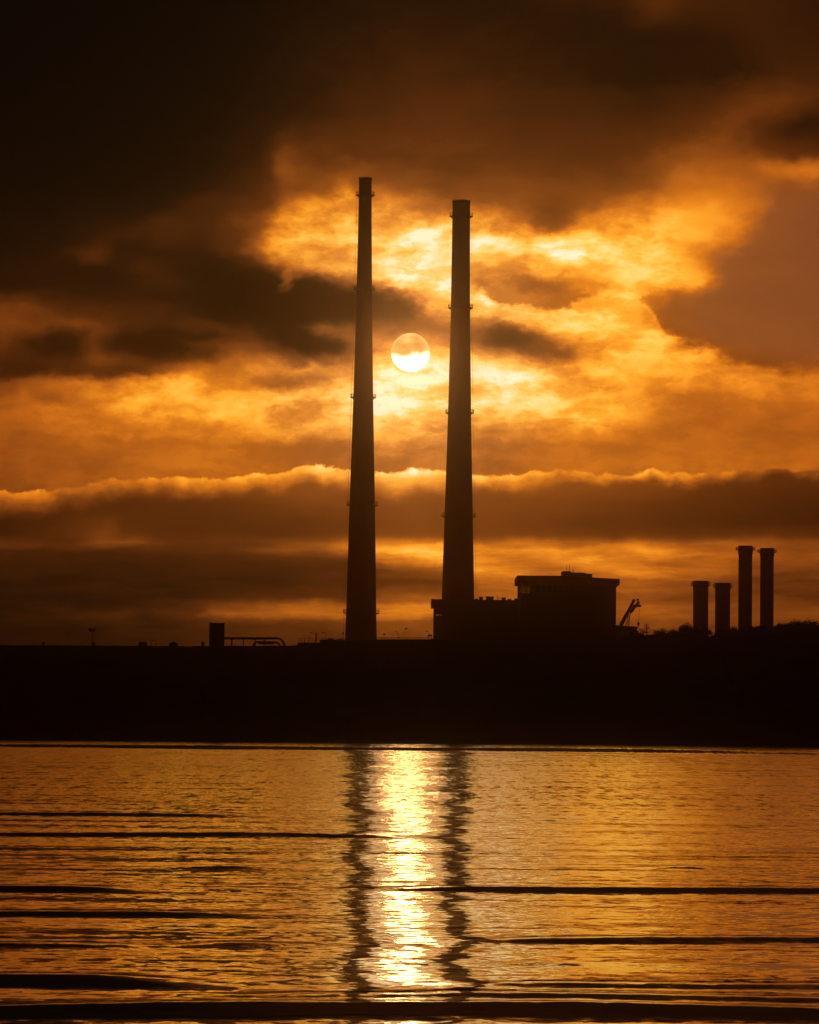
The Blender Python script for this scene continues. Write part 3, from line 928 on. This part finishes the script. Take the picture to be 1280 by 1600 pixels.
def steel_stack(label, D, cx, py_top, w, plat_py, tall_rail, dark_top):
    p = at(cx, py_top, D)
    b = at(cx - (980 - py_top) * .0091, 980, D)
    root = thing('stack', label, 'chimney', (b.x, D, PLAIN), STACKG)
    k = D / F
    r = w * k / 2
    zt = p.z - PLAIN
    MB().lathe([(r * 1.02, 0), (r * 1.01, zt * .5), (r, zt), (r * .9, zt), (r * .9, zt - 6)], 56).build('shaft', STACKM, root, False)
    MB().ring(r * .99, r + .16, zt - dark_top, zt + .04, 56).build('rim', CAPM, root)
    z = at(cx, plat_py, D).z - PLAIN
    platform(root, r, z, tall_rail, .85 if tall_rail > 1 else 1.1, .7)
    MB().ring(r * .99, r + .1, z - 1.5, z - 1.2, 56).build('stiffener', STACKM, root)
    ld = MB()
    for dx in (-.25, .25):
        ld.tube((dx, -r - .35, 2), (dx, -r - .35, z), .04, n=5)
    for zz in np.arange(3, z, 1.2):
        ld.tube((-.25, -r - .35, zz), (.25, -r - .35, zz), .03, n=4)
    ld.build('ladder', STEEL, root)


steel_stack('shorter dark stack with a railed platform, leftmost of the four stacks', 1500, 1095.6, 908, 23.6, 914.0, 1.1, 2.2)
steel_stack('shorter dark stack with a railed platform, second from left among the four stacks', 1520, 1129.8, 911, 23.4, 917.0, 1.1, 2.2)
steel_stack('taller dark stack with a thin platform ring, left one of the two tallest dark stacks', 1500, 1165.6, 853, 21.4, 858.4, .7, 3.0)
steel_stack('taller dark stack with a thin platform ring, rightmost of the four stacks', 1520, 1199.4, 856.8, 21.0, 862.2, .7, 3.0)


# ------------------------------------------------------------------ crane beside the power station
def crane():
    D = 1460.0
    k = D / F
    P = lambda px, py, y=0.0: Vector((at(px, py, D).x - bx, y, at(px, py, D).z - PLAIN))
    bx = at(966, 985, D).x
    root = thing('crane', 'mobile crane with raised double boom and hanging hook right of the power station', 'crane', (bx, D, PLAIN))
    cab = MB().box(-3.5, 3.5, -1.5, 1.5, 1.0, 3.2).box(-3.5, -1.2, -1.5, 1.5, 3.2, 4.6)
    cab.build('body', CRANEP, root)
    for x in (-2.6, -.9, .9, 2.6):
        for y in (-1.6, 1.6):
            MB().tube((x, y - .25, .6), (x, y + .25, .6), .6, n=16).build('wheel', DARKSTEEL, root)
    foot = Vector((-2.2, 0, 3.2))
    top = P(991.5, 936.5)
    a = P(970.5, 977)
    b = MB()
    b.tube(foot, a, .66, .64, 8)
    b.tube(a, P(981.0, 957), .64, .58, 8)
    b.tube(P(981.0, 957), top, .54, .5, 8)
    b.build('boom', CRANEP, root)
    # second, latticed strut: solid upper half, open lower half
    s1, s2 = P(998.6, 940.0), P(985.2, 957.4)
    st = MB().tube(s1, s2, .48, .52, 8)
    e1, e2 = P(979.0, 976.5), P(982.6, 977)
    for q in (-.35, .35):
        st.path([s2 + Vector((0, q, 0)), e2 + Vector((.1, q, 0)), Vector((3.0, q, 3.2))], .10, 5)
        st.path([s2 + Vector((-.7, q, -.3)), e1 + Vector((-.2, q, 0)), Vector((1.4, q, 3.2))], .10, 5)
    n = 7
    for i in range(n):
        f0, f1 = i / n, (i + 1) / n
        st.tube((s2 + Vector((-.6, -.3, -.3))).lerp(e1, f0), s2.lerp(e2, f1), .07, n=4)
        st.tube(s2.lerp(e2, f0), (s2 + Vector((-.6, .3, -.3))).lerp(e1, f1), .07, n=4)
    st.build('strut', CRANEP, root)
    hd = MB()
    hd.box(P(989.0, 936).x, P(1002.0, 936).x, -.5, .5, P(0, 939.4).z, P(0, 935.8).z)
    hd.prism([(P(989.6, 0).x, P(0, 939.4).z), (P(1001, 0).x, P(0, 939.4).z), (P(997.6, 0).x, P(0, 942.2).z), (P(990, 0).x, P(0, 941.2).z)], -.4, .4)
    hd.tube(P(996.5, 937.3, -.62), P(996.5, 937.3, .62), .45, n=14)
    hd.build('boom_head', DARKSTEEL, root)
    ln = MB()
    ln.tube(P(966.6, 976), P(990, 938), .045, n=4)
    ln.build('guy_line', DARKSTEEL, root)
    cb = MB().tube(P(999.7, 941), P(997.9, 973), .05, n=5).build('hoist_cable', DARKSTEEL, root)
    h = MB()
    hp = P(997.9, 973)
    h.tube(hp + Vector((0, 0, .2)), hp + Vector((0, 0, -.5)), .25, .42, 10)
    h.tube(hp + Vector((0, 0, -.5)), hp + Vector((0, 0, -1.0)), .42, .3, 10)
    h.path([hp + Vector((0, 0, -1.0)), hp + Vector((.12, 0, -1.4)), hp + Vector((-.1, 0, -1.7)), hp + Vector((-.3, 0, -1.4))], .1, 6)
    h.build('hook_block', DARKSTEEL, root)


crane()


def shed_by_crane():
    D = 1440.0
    x0, x1 = at(963, 979, D).x, at(995.5, 979, D).x
    zt = at(980, 977.0, D).z
    root = thing('workshop', 'low flat roofed shed below the crane boom', 'shed', ((x0 + x1) / 2, D, PLAIN))
    h = (x1 - x0) / 2
    z = zt - PLAIN
    MB().box(-h, h, 0, 9, 0, z - .5).build('wall', CLAD, root)
    MB().prism([(-h - .4, z - .5), (h + .4, z - .9), (h + .4, z - .45), (-h - .4, z)], -.4, 9.4).build('roof', ROOFM, root)
    MB().box(-h * .35, h * .35, -.08, -.003, 0, 5).build('door', DARKSTEEL, root)


shed_by_crane()

# ------------------------------------------------------------------ things along the crest of the headland
CD = 915.0
ck = CD / F


def crest(px, dy=0.0):
    x = at(px, 1000, CD + dy).x
    return Vector((x, CD + dy, crest_z(x * CREST_D / (CD + dy)) - .12))


def H(px, py, dy=0.0):
    return at(px, py, CD + dy).z


def tower_block():
    b = crest(338.6)
    root = thing('switch_tower', 'square windowless block standing at the left end of the pipe rack', 'building', b)
    X = lambda px: at(px, 990, CD).x - b.x
    z = H(338, 973.2) - b.z
    x0, x1 = X(327.0), X(349.8)
    MB().box(x0, x1, 0, 3.4, -1, z - .22).build('wall', BRICK, root)
    MB().box(x0 - .04, x1 + .05, -.08, 3.48, z - .22, z).build('roof', ROOFM, root)
    MB().box(x0 + .9, x0 + 1.8, -.05, -.003, .1, 2.1).build('door', DARKSTEEL, root)


tower_block()


def pipe_rack():
    b = crest(398)
    root = thing('pipe_rack', 'raised pipe on posts running right from the square block and bending down', 'pipework', b)
    P = lambda px, py, y=0.: Vector((at(px, py, CD).x - b.x, y, at(px, py, CD).z - b.z))
    MB().path([P(350.5, 997.6), P(395, 998), P(437, 997.6), P(440.5, 1000.5), P(443, 1004), P(445.5, 1010.5)], .22, 12).build('pipe', STEEL, root)
    MB().path([P(351, 996.1, .5), P(395, 996.2, .5), P(431, 996.2, .5), P(434, 997.2, .5)], .09, 8).build('thin_pipe', STEEL, root)
    MB().path([P(396, 1010, -.7), P(398, 1004.6, -.7), P(403, 1003.2, -.7), P(430, 1003.6, -.7), P(437, 1006, -.7), P(438, 1011, -.7)], .2, 10).build('pipe', STEEL, root)
    MB().path([P(404, 1005.7, -1.2), P(428, 1006.2, -1.2)], .16, 10).build('pipe', STEEL, root)
    for px, r in ((360, .2), (373.6, .17), (391.6, .1), (410, .1), (424, .12)):
        MB().box(P(px, 0).x - r, P(px, 0).x + r, -.2, .2, -.6, P(px, 998).z).build('post', DARKSTEEL, root)


pipe_rack()


def floodlight():
    b = crest(144)
    root = thing('floodlight_mast', 'lone floodlight mast with paired lamps standing on the far left skyline', 'floodlight', b)
    X = lambda px: at(px, 990, CD).x - b.x
    Z = lambda py: H(144, py) - b.z
    MB().tube((0, 0, -.5), (X(144.2), 0, Z(982)), .09, .07, 8).build('pole', DARKSTEEL, root)
    MB().box(X(139.0), X(148.8), -.05, .05, Z(985.2), Z(984.4)).build('crossbar', STEEL, root)
    for px, dz in ((140.4, .0), (147.4, .0), (142.2, .0)):
        MB().prism([(X(px - 1.7), Z(985.6)), (X(px + 1.5), Z(987.2)), (X(px + 1.9), Z(983.6)), (X(px - 1.1), Z(981.4))] if px < 144 else
                   [(X(px - 1.7), Z(987.2)), (X(px + 1.6), Z(985.4)), (X(px + 1.2), Z(981.2)), (X(px - 2.0), Z(983.6))], -.14, .14).build('lamp', DARKSTEEL, root)


floodlight()


def cabin(label, x0, x1, top, name='cabin', cat='cabin', gable=0.0):
    b = crest((x0 + x1) / 2, 1.5)
    root = thing(name, label, cat, b)
    X = lambda px: at(px, 1003, CD + 1.5).x - b.x
    z = H((x0 + x1) / 2, top, 1.5) - b.z
    MB().box(X(x0), X(x1), 0, 1.6, -.8, z - .08 - gable).build('wall', CLAD, root)
    if gable:
        MB().prism([(X(x0) - .05, z - .08 - gable), (X(x1) + .05, z - .08 - gable), ((X(x0) + X(x1)) / 2, z)], -.05, 1.65).build('roof', ROOFM, root)
    else:
        MB().box(X(x0) - .04, X(x1) + .04, -.04, 1.64, z - .08, z).build('roof', ROOFM, root)
    return root


cabin('tiny box cabin alone on the skyline, farthest left', 65.5, 69.8, 1003.2)
cabin('tiny box cabin at the foot of the floodlight mast', 143.6, 148.0, 1003.4)
cabin('long low cabin on the left skyline right of the floodlight mast', 216.5, 229, 1003.0)
cabin('low cabin with a pitched roof on the skyline left of the square block', 264.5, 278, 1002.6, gable=.3)
cabin('small box cabin just left of the square windowless block', 314.6, 319.0, 1003.0)


def gantry():
    b = crest(240)
    root = thing('gantry_frame', 'small open goalpost frame on the skyline between two low cabins', 'frame', b)
    X = lambda px: at(px, 1003, CD).x - b.x
    z = H(240, 1001.4) - b.z
    MB().box(X(236), X(236.8), -.05, .05, -.5, z).build('post', STEEL, root)
    MB().box(X(243.6), X(244.4), -.05, .05, -.5, z).build('post', STEEL, root)
    MB().box(X(235.6), X(244.8), -.06, .06, z, z + .09).build('beam', STEEL, root)


gantry()


def railing(label, x0, x1, top, mid, step):
    b = crest((x0 + x1) / 2, -2)
    root = thing('railing', label, 'railing', b)
    ps = np.arange(x0, x1 + .1, step)
    for px in ps:
        g = crest(float(px), -2)
        MB().tube((g.x - b.x, 0, g.z - b.z - .2), (g.x - b.x, 0, H(px, top, -2) - b.z), .04, n=5).build('post', STEEL, root)
    for py in (top, mid):
        MB().path([(at(float(px), 1000, CD - 2).x - b.x, 0, H(float(px), py, -2) - b.z) for px in (x0, (x0 + x1) / 2, x1)], .04, 5).build('rail', STEEL, root)


railing('thin railing along the crest between the pipe rack and the left tall chimney', 466, 541, 997.2, 1000.4, 5.4)
railing('thin railing along the crest between the two tall chimneys', 589, 677, 996.2, 998.2, 5.0)


def plant_deck():
    b = crest(522, 3)
    root = thing('plant_cabin', 'long low flat plant room behind the railing left of the left tall chimney', 'building', b)
    X = lambda px: at(px, 1000, CD + 3).x - b.x
    Z = lambda py, px=520: H(px, py, 3) - b.z
    MB().box(X(500), X(541), 0, 3, -1, Z(999.4)).box(X(465), X(499.8), .2, 3, -1, Z(1004.2)).build('wall', CLAD, root)
    MB().box(X(512), X(521), .3, 1.5, Z(999.4), Z(997.6)).build('roof_box', ROOFM, root)
    MB().box(X(527), X(537), .3, 1.5, Z(999.4), Z(998.0)).build('roof_box', ROOFM, root)


plant_deck()


def lamp(label, px, top, kind, dy=0.0, r=.035):
    b = crest(px, dy)
    root = thing('lamp_post', label, 'lamp post', b)
    z = H(px, top, dy) - b.z
    MB().tube((0, 0, -.3), (0, 0, z), r, r * .8, 6).build('pole', STEEL, root)
    s = .14 * (1 if kind[0] == 'r' else -1)
    if kind in ('r', 'l'):
        MB().tube((0, 0, z - .03), (s * 4.2, 0, z), .035, n=5).build('arm', STEEL, root)
        MB().prism([(s * 2.4, z - .02), (s * 5.4, z - .02), (s * 5.2, z + .12), (s * 2.6, z + .12)], -.1, .1).build('lamp', DARKSTEEL, root)
    else:
        MB().prism([(-.28, z - .12), (.30, z - .05), (.24, z + .22), (-.2, z + .1)], -.12, .12).build('lamp', DARKSTEEL, root)
    return root


LG = None
lamp('lamp post with right pointing arm, leftmost lamp left of the left tall chimney', 483.2, 988.6, 'r')
lamp('lamp post with left pointing arm, nearest to the stout dark vent pipe', 508.5, 988.6, 'l')
lamp('tiny lamp post touching the left edge of the left tall chimney', 535.6, 989.6, 'x')
lamp('tiny lamp post just right of the left tall chimney', 600.2, 991.4, 'x')
lamp('lamp post with left pointing arm in the gap between the two tall chimneys', 622.6, 987.6, 'l')
lamp('highest lamp post in the gap between the two tall chimneys', 634.2, 982.6, 'x', r=.015)
lamp('lamp post with left pointing arm nearest the left end of the turbine hall', 669.6, 986.6, 'l')


def vent_pipe():
    b = crest(494)
    root = thing('vent_pipe', 'stout dark vertical vent pipe standing behind the railing', 'pipe', b)
    z = H(494, 988.6) - b.z
    MB().tube((0, 0, -.4), (0, 0, z), .14, .14, 10).build('pipe', DARKSTEEL, root)
    MB().tube((0, 0, z - .12), (0, 0, z + .02), .18, .18, 10).build('cap', DARKSTEEL, root)
    b = crest(475.6)
    root = thing('aerial_mast', 'thin bare aerial mast left of the railing lamps', 'mast', b)
    z = H(475.6, 989.6) - b.z
    MB().tube((0, 0, -.4), (0, 0, z), .03, .025, 6).build('pole', STEEL, root)
    MB().tube((-.25, 0, z * .86), (.25, 0, z * .86), .02, n=5).build('crossarm', STEEL, root)
    b = crest(671.5, 2)
    root = thing('equipment_box', 'small equipment box on short legs against the turbine hall end', 'box', b)
    z = H(671, 991.8, 2) - b.z
    MB().box(-.4, .55, 0, .6, z - .35, z).build('box', DARKSTEEL, root)
    for x in (-.32, .45):
        MB().box(x - .04, x + .04, .2, .3, -.4, z - .35).build('leg', STEEL, root)


vent_pipe()


# ------------------------------------------------------------------ trees on the right part of the headland
def foliage(seed, w, h, n, leaf, gaps):
    r = random.Random(seed)
    clumps = []
    for _ in range(11):
        a = r.uniform(0, 2 * math.pi)
        q = math.sqrt(r.random())
        clumps.append((q * w * .42 * math.cos(a), q * w * .42 * math.sin(a), h * (.16 + .70 * r.random() * (1 - .5 * q)), w * r.uniform(.14, .26)))
    clumps.append((0, 0, h * .8, w * .2))
    b = MB()
    for _ in range(n):
        cx, cy, cz, cr = r.choice(clumps)
        d = Vector((r.gauss(0, 1), r.gauss(0, 1), r.gauss(0, .8))).normalized() * cr * (r.random() ** (.3 if gaps else .45))
        p = Vector((cx, cy, cz)) + d
        q = Vector((r.gauss(0, 1), r.gauss(0, 1), r.gauss(0, 1))).normalized().to_track_quat('Z', 'Y')
        s = leaf * r.uniform(.6, 1.4)
        v = [p + q @ Vector((x * s, y * s * .6, 0)) for x, y in ((-1, 0), (0, -1), (1, 0), (0, 1))]
        b._add(v, [(0, 1, 2, 3)])
    return b, clumps


def tree_mesh(seed, w, h, n=900, leaf=.16, gaps=False):
    b, clumps = foliage(seed, w, h, n, leaf, gaps)
    tr = MB()
    tr.tube((0, 0, -.6), (0, 0, h * .45), .05 * h * .45 + .06, .07, 8)
    for cx, cy, cz, cr in clumps:
        tr.tube((0, 0, h * .25), (cx, cy, cz), .07, .025, 5)
    rr = random.Random(seed + 50)
    for cx, cy, cz, cr in clumps:
        for _ in range(3):
            d = Vector((rr.gauss(0, 1), rr.gauss(0, 1), abs(rr.gauss(0, 1)))).normalized() * cr * 1.15
            tr.tube((cx, cy, cz), (cx + d.x, cy + d.y, cz + d.z), .022, .01, 4)
    return b, tr


def tree(name, label, px, top, wpx, seed, dy=0.0, n=1100, leaf=.15, gaps=False, base=None):
    b = crest(px, dy)
    root = thing(name, label, 'tree', b, TREEG)
    h = H(px, top, dy) - b.z
    w = wpx * (CD + dy) / F
    f, t = tree_mesh(seed, w, max(h, .9), n, leaf, gaps)
    t.build('trunk', BARK, root)
    f.build('crown', LEAF, root)
    root.rotation_euler.z = seed * 1.3
    return root


TREEG = 'trees along the right of the headland'
TREES = [
    ('bare_tree', 'thin wispy tree showing sky through its twigs, right of the crane hook', 1011, 972.5, 30, 1, 0, 420, .09, True),
    ('bush', 'low bush between the crane shed and the wispy tree', 993, 985, 26, 2, 2, 700, .13, False),
    ('bush', 'low spreading bush just right of the wispy tree', 1033, 985.5, 34, 3, -2, 900, .13, False),
    ('tree', 'rounded tree with a high right shoulder left of the leftmost stack', 1072, 975.5, 38, 4, 0, 1500, .15, False),
    ('bush', 'small bush left of the rounded tree, filling the dip in the skyline', 1053, 985, 26, 5, 3, 900, .13, False),
    ('tree', 'tree overlapping the foot of the leftmost stack', 1098, 983.5, 30, 6, -3, 1000, .15, False),
    ('bush', 'low bush at the foot of the second stack from left', 1126, 987.5, 26, 7, 0, 800, .13, False),
    ('tree', 'ragged tree in the gap between the short stacks and the tall stacks', 1147, 981.5, 28, 8, 2, 900, .13, True),
    ('tree', 'dense tree at the foot of the left one of the two tallest stacks', 1171, 982, 32, 9, -2, 1200, .15, False),
    ('tree', 'dense tree below the gap between the two tallest stacks', 1190, 979, 26, 10, 1, 1100, .15, False),
    ('tree', 'ragged tree just right of the rightmost stack', 1219, 976.5, 30, 11, 0, 1000, .14, True),
    ('tree', 'broad dense tree, third from the right edge of the photo', 1240, 972, 36, 12, 2, 1500, .15, False),
    ('tree', 'broad dense tree, second from the right edge of the photo', 1262, 970.5, 34, 13, -1, 1500, .15, False),
    ('tree', 'broad dense tree cut by the right edge of the photo', 1284, 972.5, 38, 14, 1, 1500, .15, False),
]
for tr_ in TREES:
    tree(tr_[0], tr_[1], tr_[2], tr_[3], tr_[4], tr_[5], tr_[6], tr_[7], tr_[8], tr_[9])

# ------------------------------------------------------------------ the hazy evening air
def haze():
    b = MB().box(-1510, 1510, -130, 1790, -2.4, 222)
    mt = bpy.data.materials.new('haze')
    mt.use_nodes = True
    t = mt.node_tree
    t.nodes.clear()
    v = t.nodes.new('ShaderNodeVolumePrincipled')
    v.inputs['Color'].default_value = (.98, .76, .54, 1)
    v.inputs['Density'].default_value = HAZE
    v.inputs['Anisotropy'].default_value = HAZE_G
    out = t.nodes.new('ShaderNodeOutputMaterial')
    t.links.new(v.outputs[0], out.inputs['Volume'])
    o = b.build('haze', mt)
    tag(o, kind='stuff')


HAZE = 0.88e-4
HAZE_G = 0.988
haze()
